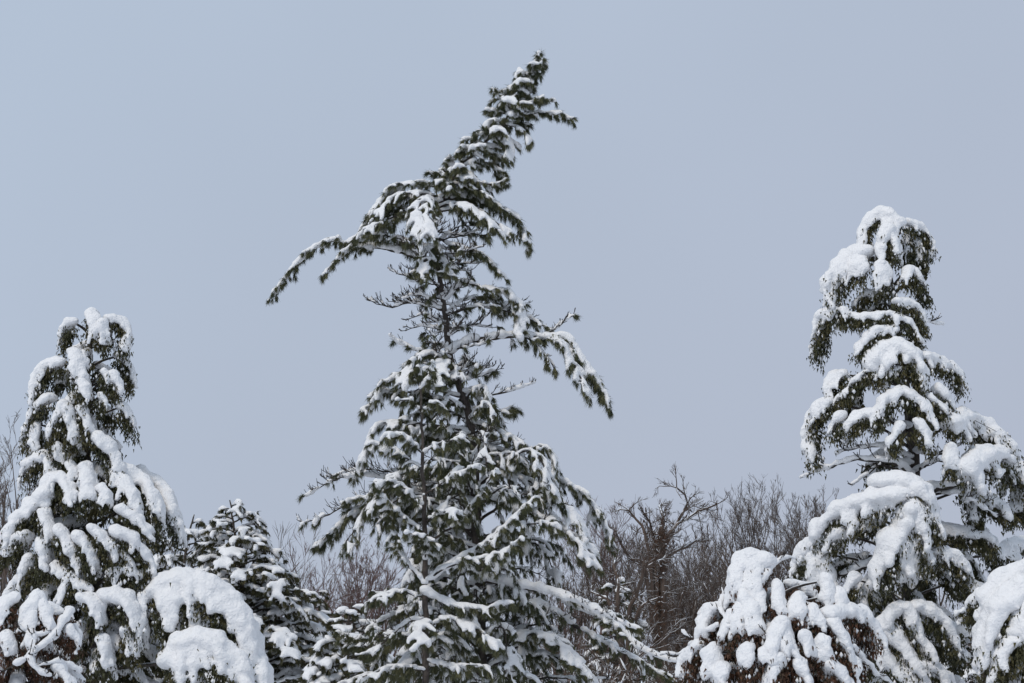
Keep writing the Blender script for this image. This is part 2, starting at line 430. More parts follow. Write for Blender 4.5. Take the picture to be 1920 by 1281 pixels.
class Crown:
    """crown outline table: rows of (py, trunk px, reach to the one side, reach to the other) at distance Y"""
    def __init__(s, Y, tab): s.Y, s.tab = Y, tab
    def axis(s, py): return PX(interp_tab(s.tab, py)[0], py, s.Y)
    def depth(s, px, py, k=.85):
        c, l, r = interp_tab(s.tab, py); R_ = l if px < c else r
        u = min(1, abs(px-c)/max(R_, 1)); return -k*math.sqrt(1-u*u)*(l+r)/2*SZ(s.Y)
    def pt(s, px, py, dd=0.0, k=.85): return PX(px, py, s.Y+s.depth(px, py, k)+dd)
    def inner(s, p, rise=.25):
        """wood from the trunk to the start of a pad"""
        c = s.axis(s.tab[len(s.tab)//2][0]); z = p[2]
        lo, hi = s.tab[0][0], s.tab[-1][0]
        for _ in range(24):
            mid = (lo+hi)/2
            if s.axis(mid)[2] > z-.05: lo = mid
            else: hi = mid
        a = s.axis(lo); d = np.linalg.norm((p-a)[:2])
        a = s.axis(min(s.tab[-1][0], lo+.25*d/SZ(s.Y)))
        return np.stack([a, a*.55+p*.45+UP*d*.08])

def pads(tr, cw, data, **kw):
    for row in data:
        pts, w = row[0], row[1]; opt = row[2] if len(row) > 2 else {}
        dd = opt.get('dd', 0.0); k = opt.get('k', .85)
        ax = [interp_tab(cw.tab, y) for x, y in pts]                   # the snow stands out from its twig: draw the twig in by as much
        pts = [(x-(x-c)/max((l if x < c else r), 1)*.15*w, y+.04*w) for (x, y), (c, l, r) in zip(pts, ax)]
        c3 = np.array([cw.pt(x, y, dd, k) for x, y in pts])
        o = dict(kw); o.update(opt.get('kw', {}))
        cedar_bough(tr, cw.inner(c3[0]) if not opt.get('loose') else None, c3, w*SZ(cw.Y), **o)

def fill(tr, cw, n, y0, y1, w0, back=.62, reach=(.55, .95), seed=0, snow=.8, p=.7, **kw):
    """more boughs all round the trunk, most of them at the sides and the back"""
    for i in range(n):
        u = ((i+.5)/n)**p; py = y0+(y1-y0)*u
        th = i*2.39996+U(-.3, .3)
        c, l, r = interp_tab(cw.tab, py)
        ca, sa = math.cos(th), math.sin(th)
        Rm = (r if ca > 0 else l)*abs(ca)+(l+r)/2*.9*(1-abs(ca))
        d = Rm*U(*reach)*SZ(cw.Y)
        a = cw.axis(py); v = np.array([ca, sa, 0])
        s = U(.25, .5)
        p0 = a+v*d*s+UP*d*.08; p1 = a+v*d*.8-UP*d*.02; p2 = a+v*d-UP*d*U(.15, .4)
        w = w0*U(.7, 1.25)*SZ(cw.Y)
        cedar_bough(tr, np.stack([a-UP*.1*d, a+v*d*s*.5]), np.stack([p0, p1, p2]), w, snow=snow*U(.7, 1.1), **kw)

# ---- evergreen standing at the one end of the row
def left_evergreen():
    Y = 34.0
    tab = [(585,172,30,40),(610,172,60,70),(650,168,62,72),(700,165,105,90),(760,160,112,95),(820,158,112,98),(880,165,130,85),(930,170,140,150),(1000,175,175,165),(1070,178,178,150),(1150,182,185,180),(1281,185,190,200),(1420,187,190,200)]
    cw = Crown(Y, tab); b = PX(187, 1400, Y)
    tr = Tree('evergreen_tree', 'tall narrow evergreen with rounded snow pads beside the domed snow bough', 'tree', b[0], Y)
    trunk(tr, [np.array([b[0], Y, tr.base[2]-.3])]+[cw.axis(p) for p in (1281,1100,950,800,700,620,590)], [.17,.16,.14,.12,.09,.07,.045,.02])
    D = [([(168,586),(176,598),(181,636)],40),([(134,604),(120,618),(112,648)],34),([(205,596),(232,600),(242,622),(232,660)],34),([(192,606),(204,648)],34),
         ([(138,660),(146,684),(154,716)],44),([(112,680),(84,684),(70,705),(66,742)],44),([(222,668),(244,682),(251,720)],36,{'dd':.3}),([(214,705),(224,740)],40),
         ([(150,716),(172,748)],40),([(196,696),(203,718)],28),([(92,745),(64,768),(50,800),(46,832)],42),([(66,795),(63,850)],32),([(118,760),(104,790),(92,828)],42),([(118,760),(132,795),(138,834)],42),
         ([(150,766),(172,816)],38),([(228,763),(244,775),(252,808)],36),([(190,740),(196,766)],26),([(182,820),(204,838),(216,858),(226,892)],50),([(80,855),(56,868),(44,896)],44),([(85,858),(97,892)],30),
         ([(105,838),(108,868)],32),([(160,874),(172,938)],44),([(128,870),(142,898)],32),([(98,893),(82,915),(76,948)],46),([(100,893),(122,905),(138,940)],46),([(190,915),(204,946)],32),
         ([(236,880),(270,900),(290,930),(302,975)],48),([(268,885),(305,908),(328,955),(341,1010)],46),([(215,885),(250,925),(262,965)],40),
         ([(84,925),(58,950),(30,975),(2,1012)],62),([(78,960),(95,1016)],40),([(108,992),(126,1025),(142,1070)],42),([(74,1016),(80,1072)],50),([(42,1004),(18,1020),(2,1048)],50),([(52,1046),(44,1100)],40),
         ([(145,1006),(162,1030),(178,1070)],44),([(172,992),(198,1015),(217,1054)],44),([(216,998),(250,1016),(272,1040),(286,1076)],50),([(232,1040),(252,1066)],30),
         ([(158,1120),(180,1130),(190,1168)],50),([(100,1060),(140,1085),(172,1112)],34),([(205,1075),(235,1066),(268,1080)],34),
         ([(200,1120),(230,1122),(250,1150),(262,1192)],66),([(235,1182),(262,1236)],46),([(140,1180),(120,1230)],50),([(190,1200),(205,1260)],50),([(270,1120),(262,1160)],34),
         ([(225,955),(258,975),(292,1000)],38),([(128,1085),(110,1130)],40),([(30,1090),(10,1130)],46)]
    pads(tr, cw, D, lsize=.055, thin=.9)
    fill(tr, cw, 66, 600, 1300, 36, leaf=1.2, vox=.055, snow=.95)
    # two great domed boughs reaching away from the trunk
    s = SZ(33.0)
    for pts, w, d in (([(288,1092),(318,1070),(360,1064),(410,1080),(448,1118),(474,1170),(494,1240)], 82, 33.0),
                      ([(322,1215),(348,1184),(385,1174),(425,1192),(455,1236),(474,1296)], 80, 32.6)):
        c3 = np.array([PX(x-4-.06*(x-290), y+27, d) for x, y in pts])
        cedar_bough(tr, np.stack([cw.axis(pts[0][1]+40), c3[0]*.6+cw.axis(pts[0][1]+10)*.4]), c3, w*s, snow=.9, leaf=2.2, vox=.036, r_wood=.05, hang=1.2, blanket=True)
left_evergreen()

# ---- evergreen at the other end
def right_evergreen():
    Y = 32.0
    tab = [(400,1672,40,50),(430,1672,62,70),(480,1668,70,75),(520,1668,115,70),(600,1680,150,60),(650,1690,160,60),(700,1695,140,108),(780,1705,185,110),(860,1712,195,150),(930,1712,190,200),(1000,1710,190,200),(1100,1705,190,190),(1281,1698,200,200),(1440,1692,200,200)]
    cw = Crown(Y, tab); b = PX(1692, 1400, Y)
    tr = Tree('evergreen_tree', 'ragged evergreen with bent top and heavy snow pads above the russet leaved shrub', 'tree', b[0], Y)
    trunk(tr, [np.array([b[0], Y, tr.base[2]-.3])]+[cw.axis(p) for p in (1281,1100,950,850,700,600,480,410)], [.20,.18,.16,.13,.11,.09,.07,.05,.02])
    D = [([(1690,418),(1662,399),(1630,404),(1614,435),(1616,474)],40),([(1664,432),(1654,455),(1650,482)],44),([(1668,432),(1682,480)],36),([(1706,416),(1734,430),(1745,455),(1742,486)],34,{'dd':.25}),
         ([(1616,474),(1586,480),(1562,512),(1553,568)],62),([(1610,478),(1600,520)],44),([(1650,495),(1656,532)],40),([(1710,505),(1692,526)],34),([(1712,505),(1726,528)],34),([(1725,520),(1742,562)],28),
         ([(1562,584),(1540,590),(1531,625),(1525,664)],40),([(1575,580),(1590,600)],30),([(1668,540),(1622,550),(1597,572)],24,{'dd':.4}),([(1680,563),(1716,576),(1736,612)],32),([(1665,588),(1700,602),(1731,642)],26),
         ([(1660,588),(1612,592),(1575,582)],22),([(1680,618),(1640,620),(1602,662)],36),([(1628,690),(1640,662),(1672,650),(1706,660),(1732,706)],58),([(1700,658),(1722,690),(1736,726)],48),([(1660,660),(1646,700)],44),
         ([(1735,668),(1775,678),(1800,698),(1806,724)],38),([(1690,690),(1625,694),(1580,735),(1556,760)],30,{'kw':{'snow':.6,'leaf':1.6}}),([(1580,700),(1556,708),(1552,742)],32),
         ([(1552,754),(1526,766),(1515,812),(1520,862)],46),([(1575,780),(1552,808)],40),([(1650,778),(1612,778),(1584,802)],38),([(1690,735),(1662,748),(1640,782)],42),([(1695,735),(1730,758),(1752,794)],38),
         ([(1760,728),(1796,772)],38),([(1742,742),(1778,778)],34),([(1786,792),(1830,785),(1880,818),(1918,862)],62),([(1816,886),(1858,850),(1900,868),(1938,912)],76),
         ([(1785,838),(1790,884)],38),([(1720,790),(1745,830)],36),([(1690,800),(1665,835)],36),([(1640,905),(1690,902),(1728,920),(1746,962)],64),
         ([(1700,926),(1622,940),(1562,964),(1524,1008),(1500,1034)],72),([(1712,950),(1692,1000),(1662,1036),(1640,1090)],78),([(1712,950),(1722,1000),(1736,1062)],66),([(1690,1000),(1702,1050),(1692,1092)],66),
         ([(1568,1000),(1520,1030),(1482,1062)],56),([(1530,1036),(1534,1102)],60),([(1760,1036),(1800,1050),(1814,1104)],44),([(1740,950),(1766,1012)],44),
         ([(1780,1010),(1840,1000),(1872,1040),(1884,1076)],44,{'dd':1.5}),([(1870,1040),(1900,1020),(1935,1010)],40,{'dd':1.5}),
         ([(1720,1138),(1760,1158),(1792,1212)],54),([(1700,1140),(1722,1196),(1742,1244)],56),([(1690,1140),(1660,1165),(1640,1200)],50),([(1660,1180),(1692,1218),(1742,1275)],66),
         ([(1700,1240),(1760,1262),(1800,1300)],56),([(1635,1220),(1690,1262),(1720,1300)],64),([(1600,1085),(1575,1120)],44)]
    pads(tr, cw, D, lsize=.055, leaf=.95, thin=.92)
    fill(tr, cw, 5, 430, 900, 24, reach=(.35, .75), leaf=1.0, vox=.055, snow=.9, p=1.0)
    fill(tr, cw, 30, 930, 1320, 36, leaf=1.0, vox=.055, snow=.95, p=1.0)
    # long naked limbs with a roll of snow
    for pts, r0, kw in (([(1712,905),(1684,872),(1620,862),(1560,874),(1500,898)], .045, {}), ([(1714,918),(1770,916),(1830,896),(1890,884)], .07, {}),
                        ([(1712,888),(1750,866),(1792,872)], .03, {}), ([(1706,862),(1660,838),(1600,842),(1570,850)], .03, {}), ([(1700,1040),(1640,1056),(1580,1078),(1535,1094)], .08, {}),
                        ([(1706,1192),(1790,1194),(1850,1168),(1925,1120)], .08, {}), ([(1708,802),(1660,792),(1620,806),(1585,838)], .03, {}), ([(1711,845),(1760,852),(1805,832)], .03, {}), ([(1712,872),(1660,868),(1625,890),(1598,910)], .028, {}), ([(1700,720),(1640,716),(1590,752)], .03, {}),
                        ([(1712,930),(1790,925),(1840,950),(1876,974)], .022, {'snow': .4}), ([(1680,590),(1720,604),(1770,608)], .012, {'snow': .3})):
        c3 = np.array([cw.pt(x, y, 0, .5) for x, y in pts]); c3[0] = cw.axis(pts[0][1])
        pine_bough(tr, c3, r0, .35, .45, 0, kw.get('snow', 1), 1.0, name='limb', roll=1.25, skip=.05, t0=.4)
    # hanging tatters of foliage
    for pts in ([(1640,880),(1628,920)],[(1830,925),(1826,985)],[(1600,715),(1596,775)],[(1720,450),(1722,500)],[(1700,440),(1700,480)],[(1905,905),(1910,970)]):
        c3 = np.array([cw.pt(x, y, .2, .4) for x, y in pts])
        cedar_bough(tr, np.stack([cw.axis(pts[0][1]+10), c3[0]+UP*.1]), c3, 40*SZ(Y), snow=.45, leaf=2.4)
right_evergreen()

# ---- the far domed tree at the margin
def margin_evergreen():
    Y = 29.0
    tab = [(1060,1960,60,60),(1120,1965,140,120),(1200,1970,150,140),(1300,1975,160,150),(1440,1980,160,150)]
    cw = Crown(Y, tab); b = PX(1980, 1400, Y)
    tr = Tree('evergreen_tree', 'low evergreen buried under one broad dome of snow beside a horizontal limb', 'tree', b[0], Y)
    trunk(tr, [np.array([b[0], Y, tr.base[2]-.3])]+[cw.axis(p) for p in (1300,1200,1070)], [.12,.1,.07,.02])
    D = [([(1945,1062),(1895,1078),(1858,1106),(1840,1150)],70),([(1930,1108),(1884,1130),(1850,1180),(1836,1215)],90),([(1960,1120),(1920,1160),(1900,1210)],80),([(1870,1100),(1830,1116),(1812,1152)],36),
         ([(1940,1180),(1880,1220),(1860,1270)],60),([(2000,1080),(2040,1120),(2060,1180)],80),([(1970,1090),(1985,1150),(1990,1210)],80)]
    pads(tr, cw, D, leaf=1.2)
    fill(tr, cw, 22, 1080, 1330, 44, leaf=1.2, vox=.036)
margin_evergreen()

# ---- shrubs under heavy snow in front
def front_shrub(name, label, Y, tab, D, limbs, nfill, y0, y1, w0):
    cw = Crown(Y, tab); c = tab[-1][1]; b = PX(c, 1400, Y)
    tr = Tree(name, label, 'shrub', b[0], Y)
    g = np.array([b[0], Y, tr.base[2]-.2])
    for k in range(4):
        t = PX(c+U(-.6, .6)*tab[-1][2], tab[1][0]+30+U(0, 60), Y+U(-.5, .5))
        st = Buf(); q, _ = resample([g+np.array([U(-.2, .2), U(-.2, .2), 0]), (g+t)/2+rng.normal(0, .12, 3), t], 14, .02)
        tube(st, q, np.linspace(.055, .012, 14), 6); tr.part('stem', st, M_BARK)
    pads(tr, cw, D, m_leaf=M_DRY, leaf=1.15, lsize=.055, thin=.95)
    fill(tr, cw, nfill, y0, y1, w0, m_leaf=M_DRY, leaf=.9, vox=.055, snow=.95)
    for pts, r0 in limbs:
        c3 = np.array([cw.pt(x, y, 0, .9) for x, y in pts])
        pine_bough(tr, c3, r0, .3, .5, 0, 1, 1.0, name='limb', roll=1.2, skip=.05, t0=.3)
front_shrub('snowy_shrub', 'broad shrub with russet leaves and lumpy snow caps below the ragged evergreen', 28.5,
    [(1030,1420,50,120),(1100,1440,80,150),(1180,1455,150,180),(1281,1460,185,190),(1430,1465,180,190)],
    [([(1440,1056),(1405,1042),(1382,1060),(1373,1130)],54),([(1412,1042),(1402,1112)],54),([(1340,1140),(1318,1152),(1315,1192)],46),([(1392,1118),(1384,1150),(1378,1185)],48),([(1394,1118),(1410,1155),(1416,1190)],46),
     ([(1306,1212),(1286,1235),(1278,1270)],46),([(1332,1218),(1334,1272)],50),([(1424,1108),(1426,1148)],26),([(1456,1096),(1466,1150)],32),([(1466,1168),(1450,1205),(1430,1234)],50),([(1466,1168),(1482,1228)],46),
     ([(1550,1088),(1562,1132)],40),([(1578,1114),(1592,1148)],48),([(1558,1152),(1600,1146),(1634,1168),(1642,1212)],56),([(1526,1140),(1530,1172)],38),([(1566,1170),(1588,1212),(1606,1262)],50),
     ([(1500,1120),(1490,1160)],44),([(1510,1190),(1520,1230)],44),([(1545,1200),(1550,1240)],44),([(1400,1215),(1392,1255)],46),([(1460,1240),(1440,1285)],54),([(1560,1250),(1600,1285)],56),([(1370,1150),(1352,1190)],38),([(1500,1245),(1520,1285)],50),([(1350,1250),(1345,1290)],46)],
    [([(1345,1175),(1312,1194),(1282,1224),(1238,1228)],.022),([(1420,1100),(1440,1075),(1465,1050),(1490,1046)],.016),([(1370,1180),(1352,1140),(1360,1105)],.014),([(1600,1215),(1640,1260),(1680,1290)],.012),([(1500,1240),(1470,1210),(1440,1190)],.014)],
    40, 1090, 1320, 40)
front_shrub('snowy_shrub', 'tangled shrub with russet leaves and forked snowy limbs below the narrow evergreen', 27.5,
    [(1080,50,70,60),(1120,50,120,90),(1180,48,160,110),(1281,45,180,140),(1430,45,180,140)],
    [([(24,1120),(6,1140),(-6,1176)],46),([(72,1116),(60,1140),(56,1176)],40),([(74,1116),(88,1150),(96,1180)],36),([(10,1190),(20,1230)],40),([(130,1180),(150,1215)],38),([(110,1250),(140,1285)],46),([(-20,1220),(-10,1260)],46),([(60,1190),(50,1215)],36)],
    [([(130,1150),(104,1190),(76,1216),(36,1244),(-12,1266)],.035),([(56,1236),(72,1256),(98,1270)],.018),([(104,1190),(70,1192),(38,1184)],.014),([(150,1260),(110,1242),(70,1250)],.014),([(140,1230),(152,1200),(140,1170)],.01)],
    24, 1130, 1320, 36)

# ------------------------------------------------------------------ the tall bent pine
def tall_pine():
    Y = 40.0
    tp = [(905,1440),(900,1150),(893,960),(886,820),(868,740),(845,672),(836,600),(826,530),(816,455),(820,400),(840,352),(870,305),(906,270),(938,240),(958,205),(976,178),(990,150),(1003,122),(1010,102)]
    b = PX(905, 1400, Y)
    tr = Tree('pine_tree', 'tall lopsided pine with bent leaning top and long drooping limbs', 'tree', b[0], Y)
    trunk(tr, [np.array([b[0], Y, tr.base[2]-.3])]+[PX(x, y, Y) for x, y in tp[1:]], [.23,.20,.17,.14,.12,.11,.10,.09,.085,.08,.07,.06,.05,.045,.035,.03,.025,.02,.012], n=70)
    ty = np.array([q[1] for q in tp][::-1]); tx = np.array([q[0] for q in tp][::-1])
    def bough(pts, dep=0.0, **kw):
        m = len(pts); x0 = np.array([PX(x, y, Y+dep*(i/(m-1))**1.0) for i, (x, y) in enumerate(pts)])
        return pine_bough(tr, x0, **kw)
    sm = dict(r0=.018, L2=.26, dens=1.5)
    B = [ # bent top
        ([(958,205),(976,178),(990,150),(1003,122),(1012,100)],0,dict(r0=.02,L2=.20,dens=1.9,t0=.1,snow=1.25)),
        ([(985,160),(1000,140),(1018,112)],-.2,dict(r0=.012,L2=.16,dens=1.6)),
        ([(955,214),(938,192),(928,168)],-.15,dict(sm,snow=1.2)),([(955,212),(945,185),(942,168)],.1,dict(sm,snow=1.2)),([(966,192),(1000,184),(1032,192)],.1,sm),([(962,200),(990,196),(1020,180)],-.3,sm),
        ([(950,220),(1000,214),(1040,212),(1075,228)],.1,dict(r0=.018,L2=.20,dens=1.6)),([(946,234),(975,240),(996,266)],-.2,dict(sm,droop=.6)),([(940,238),(965,232),(990,240)],.3,sm),
        ([(926,252),(948,258),(956,300)],-.2,dict(sm,snow=1.5,droop=.6)),([(920,258),(910,246),(940,250)],-.3,dict(sm,snow=1.4)),([(905,272),(886,262),(880,262)],.1,sm),([(890,290),(870,278),(862,290)],-.1,dict(sm,snow=1.3)),
        ([(900,275),(925,290),(946,305)],.3,sm),([(880,308),(915,308),(945,336)],.2,sm),([(870,318),(905,345),(950,342)],-.3,sm),([(860,332),(845,306),(838,302)],-.1,dict(sm,snow=1.4)),([(858,335),(900,365),(935,385)],.4,dict(sm,L2=.32)),
        ([(850,345),(822,325),(812,325)],-.2,sm),([(850,345),(880,350),(925,375)],-.5,dict(sm,L2=.3)),
        # umbrella of boughs
        ([(838,356),(790,344),(742,350),(708,382),(694,402)],.1,dict(r0=.035,L2=.36,dens=1.5,droop=.6,snow=1.2)),
        ([(830,370),(780,362),(735,372),(700,410)],-.5,dict(r0=.03,L2=.36,dens=1.4,droop=.7)),
        ([(828,380),(765,372),(705,402),(668,442),(650,456)],.2,dict(r0=.03,L2=.36,dens=1.5,droop=.5)),
        ([(822,400),(770,395),(720,415),(680,430)],-.7,dict(r0=.03,L2=.36,dens=1.4,droop=.6)),
        ([(820,395),(775,390),(730,410),(700,440)],.9,dict(r0=.03,L2=.36,dens=1.4,droop=.6)),
        ([(815,492),(772,480),(722,466),(660,458),(622,452),(582,470),(546,506),(508,554)],.2,dict(r0=.05,L2=.26,dens=1.25,roll=1.25,skip=.12,t0=.3,droop=.5)),
        ([(815,470),(770,455),(715,440),(670,450)],-.4,dict(r0=.035,L2=.36,dens=1.3)),
        ([(700,466),(660,462),(634,484),(606,518)],-.1,dict(r0=.022,L2=.2,dens=1.3,roll=1.5)),
        ([(818,385),(800,372),(785,385),(776,445)],-1.1,dict(r0=.03,L2=.38,dens=1.15,snow=1.15,droop=.9)),
        ([(818,385),(808,375),(800,395),(800,440)],-1.2,dict(r0=.03,L2=.32,dens=1.15,snow=1.15,droop=.9)),
        ([(825,378),(880,368),(940,388),(982,430),(992,466)],.2,dict(r0=.03,L2=.30,dens=1.5,droop=.6)),
        ([(822,398),(880,392),(930,418),(962,436)],-.5,dict(r0=.03,L2=.36,dens=1.5,droop=.6)),
        ([(825,372),(870,360),(920,375),(950,400)],.6,dict(r0=.03,L2=.36,dens=1.5,droop=.6)),([(822,390),(860,380),(900,400),(930,430)],-.9,dict(r0=.03,L2=.34,dens=1.5,droop=.6)),
        ([(815,440),(835,455),(882,470),(918,490),(942,516)],-.3,dict(r0=.03,L2=.24,dens=1.3,roll=1.3)),
        ([(815,452),(870,442),(930,442)],.3,dict(r0=.02,L2=.36,bare=.9,dens=1.3)),([(816,460),(860,425),(915,425)],.6,dict(r0=.02,L2=.36,bare=.9,dens=1.2)),
        ([(815,478),(792,500),(772,512)],-.4,dict(sm,L2=.22)),([(815,460),(800,470),(790,520)],-.9,dict(r0=.02,L2=.3,dens=1.4)),([(818,470),(835,490),(845,520)],-.8,dict(r0=.02,L2=.3,dens=1.3)),
        # thin middle
        ([(822,530),(850,500),(905,492)],.3,dict(r0=.022,L2=.34,bare=.85,dens=1.3)),([(826,545),(800,520),(770,522)],.4,dict(r0=.02,L2=.3,bare=.8)),
        ([(830,562),(868,532),(925,545),(958,560),(974,628)],-.2,dict(r0=.032,L2=.28,dens=1.3,bare=.25,roll=1.5,skip=.05)),([(925,545),(955,550),(978,590),(970,630)],-.4,dict(r0=.02,L2=.22,dens=1.6,snow=1.7)),
        ([(832,582),(782,566),(732,576),(688,562)],.1,dict(r0=.035,L2=.40,bare=1.0,dens=1.5)),([(832,575),(790,555),(740,560)],-.4,dict(r0=.022,L2=.34,bare=1.0,dens=1.2)),
        ([(838,592),(900,576),(980,592),(1034,622)],.2,dict(r0=.03,L2=.36,bare=.45,dens=1.3)),([(838,585),(880,560),(940,570),(990,570)],.7,dict(r0=.025,L2=.34,bare=.5,dens=1.2)),
        ([(842,664),(882,640),(950,632),(1005,630),(1052,640),(1092,682),(1124,722),(1142,762)],0,dict(r0=.06,L2=.30,dens=1.2,bare=.2,roll=1.3,skip=.08,t0=.3,droop=.6)),
        ([(1010,632),(1050,640),(1080,690),(1105,735)],-.5,dict(r0=.02,L2=.3,dens=1.7,droop=.9,roll=1.3)),([(1040,636),(1075,655),(1110,700),(1136,745)],.3,dict(r0=.02,L2=.3,dens=1.7,droop=.9,roll=1.3)),
        ([(1030,634),(1060,632),(1090,670),(1118,710),(1138,748)],-.2,dict(r0=.02,L2=.26,dens=1.9,droop=.9,roll=1.7,skip=0)),
        ([(990,632),(1020,630),(1050,612),(1072,592)],.2,dict(r0=.02,L2=.34,bare=.9,dens=1.6)),([(980,630),(1010,650),(1040,690)],-.1,dict(r0=.02,L2=.3,bare=.2,dens=1.6,droop=.8,snow=.5)),
        ([(838,648),(792,660),(748,642),(730,628)],-.3,dict(r0=.03,L2=.26,bare=.6,roll=1.6,skip=.2)),([(838,622),(790,612),(752,622)],.3,dict(r0=.02,L2=.32,bare=1,dens=1.2)),([(840,630),(880,612),(930,615)],.5,dict(r0=.022,L2=.34,bare=.7)),
        ([(838,610),(800,590),(760,600)],-.6,dict(r0=.02,L2=.3,bare=.9)),
        ([(868,736),(912,742),(960,732),(1004,718)],-.2,dict(r0=.03,L2=.30,bare=1,dens=1.2,roll=1.2)),([(862,715),(900,705),(945,690)],.3,dict(r0=.02,L2=.3,bare=.8)),([(850,690),(880,680),(905,690)],-.4,dict(r0=.02,L2=.28,bare=.3,snow=1.4)),
        ([(845,680),(800,664),(770,690),(750,720)],-.7,dict(r0=.03,L2=.36,dens=1.4,snow=1.6)),([(848,690),(830,680),(812,720)],-1.1,dict(r0=.03,L2=.36,dens=1.5,snow=1.7)),([(850,700),(790,700),(730,710),(705,745)],-.2,dict(r0=.03,L2=.36,dens=1.4,snow=1.2)),
        # lower crown, the limbs that draw its outline
        ([(872,770),(925,772),(965,768)],.2,dict(r0=.03,L2=.34,dens=1.3)),([(876,790),(930,806),(985,835)],-.3,dict(r0=.03,L2=.36,dens=1.3,snow=1.3)),
        ([(884,832),(960,848),(1020,838),(1044,880)],-.2,dict(r0=.04,L2=.42,dens=1.3,droop=.6,snow=1.3)),([(888,860),(980,876),(1060,905),(1118,955),(1146,1018)],.1,dict(r0=.05,L2=.46,dens=1.5,droop=.6,snow=1.3)),
        ([(888,880),(960,890),(1040,930),(1090,985),(1105,1030)],-.8,dict(r0=.045,L2=.46,dens=1.4,droop=.6,snow=1.3)),([(893,920),(1000,960),(1080,1010),(1108,1056)],-1.2,dict(r0=.045,L2=.46,dens=1.4,droop=.5,snow=1.2)),
        ([(880,815),(800,800),(720,792),(692,830),(676,866)],-.4,dict(r0=.04,L2=.42,dens=1.4,droop=.7,snow=1.5)),([(870,765),(790,740),(720,735),(682,772)],.2,dict(r0=.035,L2=.40,dens=1.4,droop=.5)),
        ([(890,945),(800,925),(700,892),(622,902),(572,932)],.1,dict(r0=.045,L2=.46,dens=1.3,bare=.8,roll=1.6,skip=.1)),([(885,920),(790,900),(690,880),(610,895)],.6,dict(r0=.04,L2=.42,dens=1.2,bare=.8)),
        ([(890,965),(780,945),(680,935),(622,962),(570,982)],-.3,dict(r0=.04,L2=.44,dens=1.3,bare=.4,snow=1.4)),([(890,980),(770,960),(680,950),(630,990),(596,1024)],.3,dict(r0=.04,L2=.42,dens=1.5,droop=.7)),
        ([(888,900),(800,880),(730,900),(690,960)],-1.3,dict(r0=.04,L2=.46,dens=1.4,droop=.6)),
        ([(896,1092),(930,1090),(1050,1118),(1130,1150),(1205,1184)],-2.3,dict(r0=.07,L2=.34,dens=.9,bare=.75,roll=1.6,skip=0,t0=.5,droop=.2)),
        ([(1060,1130),(1140,1164),(1210,1220),(1284,1248)],-1.8,dict(r0=.04,L2=.34,dens=1.2,bare=.7,roll=1.5,skip=.05)),([(897,1130),(1000,1130),(1090,1180),(1180,1230),(1260,1275)],-.1,dict(r0=.05,L2=.46,dens=1.2,bare=.4,roll=1.3)),
        ([(897,1100),(820,1100),(760,1115),(700,1110)],.2,dict(r0=.04,L2=.42,dens=1.3)),([(898,1160),(800,1140),(720,1160),(650,1215)],-.2,dict(r0=.045,L2=.46,dens=1.4,bare=.3)),([(900,1200),(800,1190),(700,1210),(640,1190)],-.6,dict(r0=.045,L2=.46,dens=1.4)),
        ([(900,1180),(960,1190),(1030,1195),(1090,1250)],-1.4,dict(r0=.045,L2=.46,dens=1.5,snow=1.5)),([(900,1230),(1000,1225),(1080,1250),(1120,1300)],-.8,dict(r0=.045,L2=.46,dens=1.4,snow=1.3)),([(902,1260),(800,1250),(700,1265),(620,1290)],-.9,dict(r0=.045,L2=.46,dens=1.4,snow=1.2)),
    ]
    for pts, dep, kw in B: bough(pts, dep, **kw)
    # short boughs all along the leaning top, and dead tangles round the thin middle
    for i in range(46):
        if U() < .1: continue
        py = 118+(372-118)*(i+U(.1, .9))/46; px = float(np.interp(py, ty, tx)); a = PX(px, py, Y); th = i*2.39996; d = U(14, 48)*(.7+.5*i/46)*SZ(Y)
        v = np.array([math.cos(th), math.sin(th), U(-.05, .35)])
        pine_bough(tr, np.stack([a, a+v*d*.6, a+v*d-UP*d*U(0, .25)]), r0=.012, L2=.20+.002*i, dens=1.6, droop=.6, snow=U(1.0, 1.9))
    for i in range(34):
        py = 430+(720-430)*(i+.5)/34; px = float(np.interp(py, ty, tx)); a = PX(px, py, Y); th = i*2.39996; d = U(45, 120)*SZ(Y)
        v = np.array([math.cos(th), math.sin(th), U(-.1, .25)])
        pine_bough(tr, np.stack([a, a+v*d*.5-UP*.03, a+v*d+UP*d*U(-.1, .2)]), r0=.016, L2=.34, dens=1.5, bare=U(.8, 1), droop=.6, snow=U(.4, .8))
    # the rest of the lower crown all round the trunk
    tab = [(700,60,40),(740,120,55),(800,180,90),(860,190,140),(900,215,170),(960,255,220),(1020,250,235),(1060,170,170),(1120,180,170),(1200,220,210),(1320,270,270)]
    n = 84
    for i in range(n):
        py = 700+(1330-700)*((i+.5)/n)**.95; l, r = interp_tab(tab, py); th = i*2.39996+U(-.3, .3)
        ca, sa = math.cos(th), math.sin(th); Rm = (r if ca > 0 else l)*abs(ca)+(l+r)/2*(1-abs(ca)); d = Rm*U(.7, 1.0)*SZ(Y)
        a = PX(float(np.interp(py, ty, tx)), py, Y); v = np.array([ca, sa, 0])
        rise = U(-.15, .55)
        pine_bough(tr, np.stack([a-UP*d*.05, a+v*d*.4+UP*d*rise*.5, a+v*d*.75+UP*d*rise*.6, a+v*d-UP*d*U(-.1, .4)]), r0=.018+.010*d, L2=.28+.07*d, dens=.95, bare=U(0, .6), snow=U(.8, 1.25), droop=.85, vox=.044, needle=1.2, ps=.78, npt=10, nw=.013)
tall_pine()

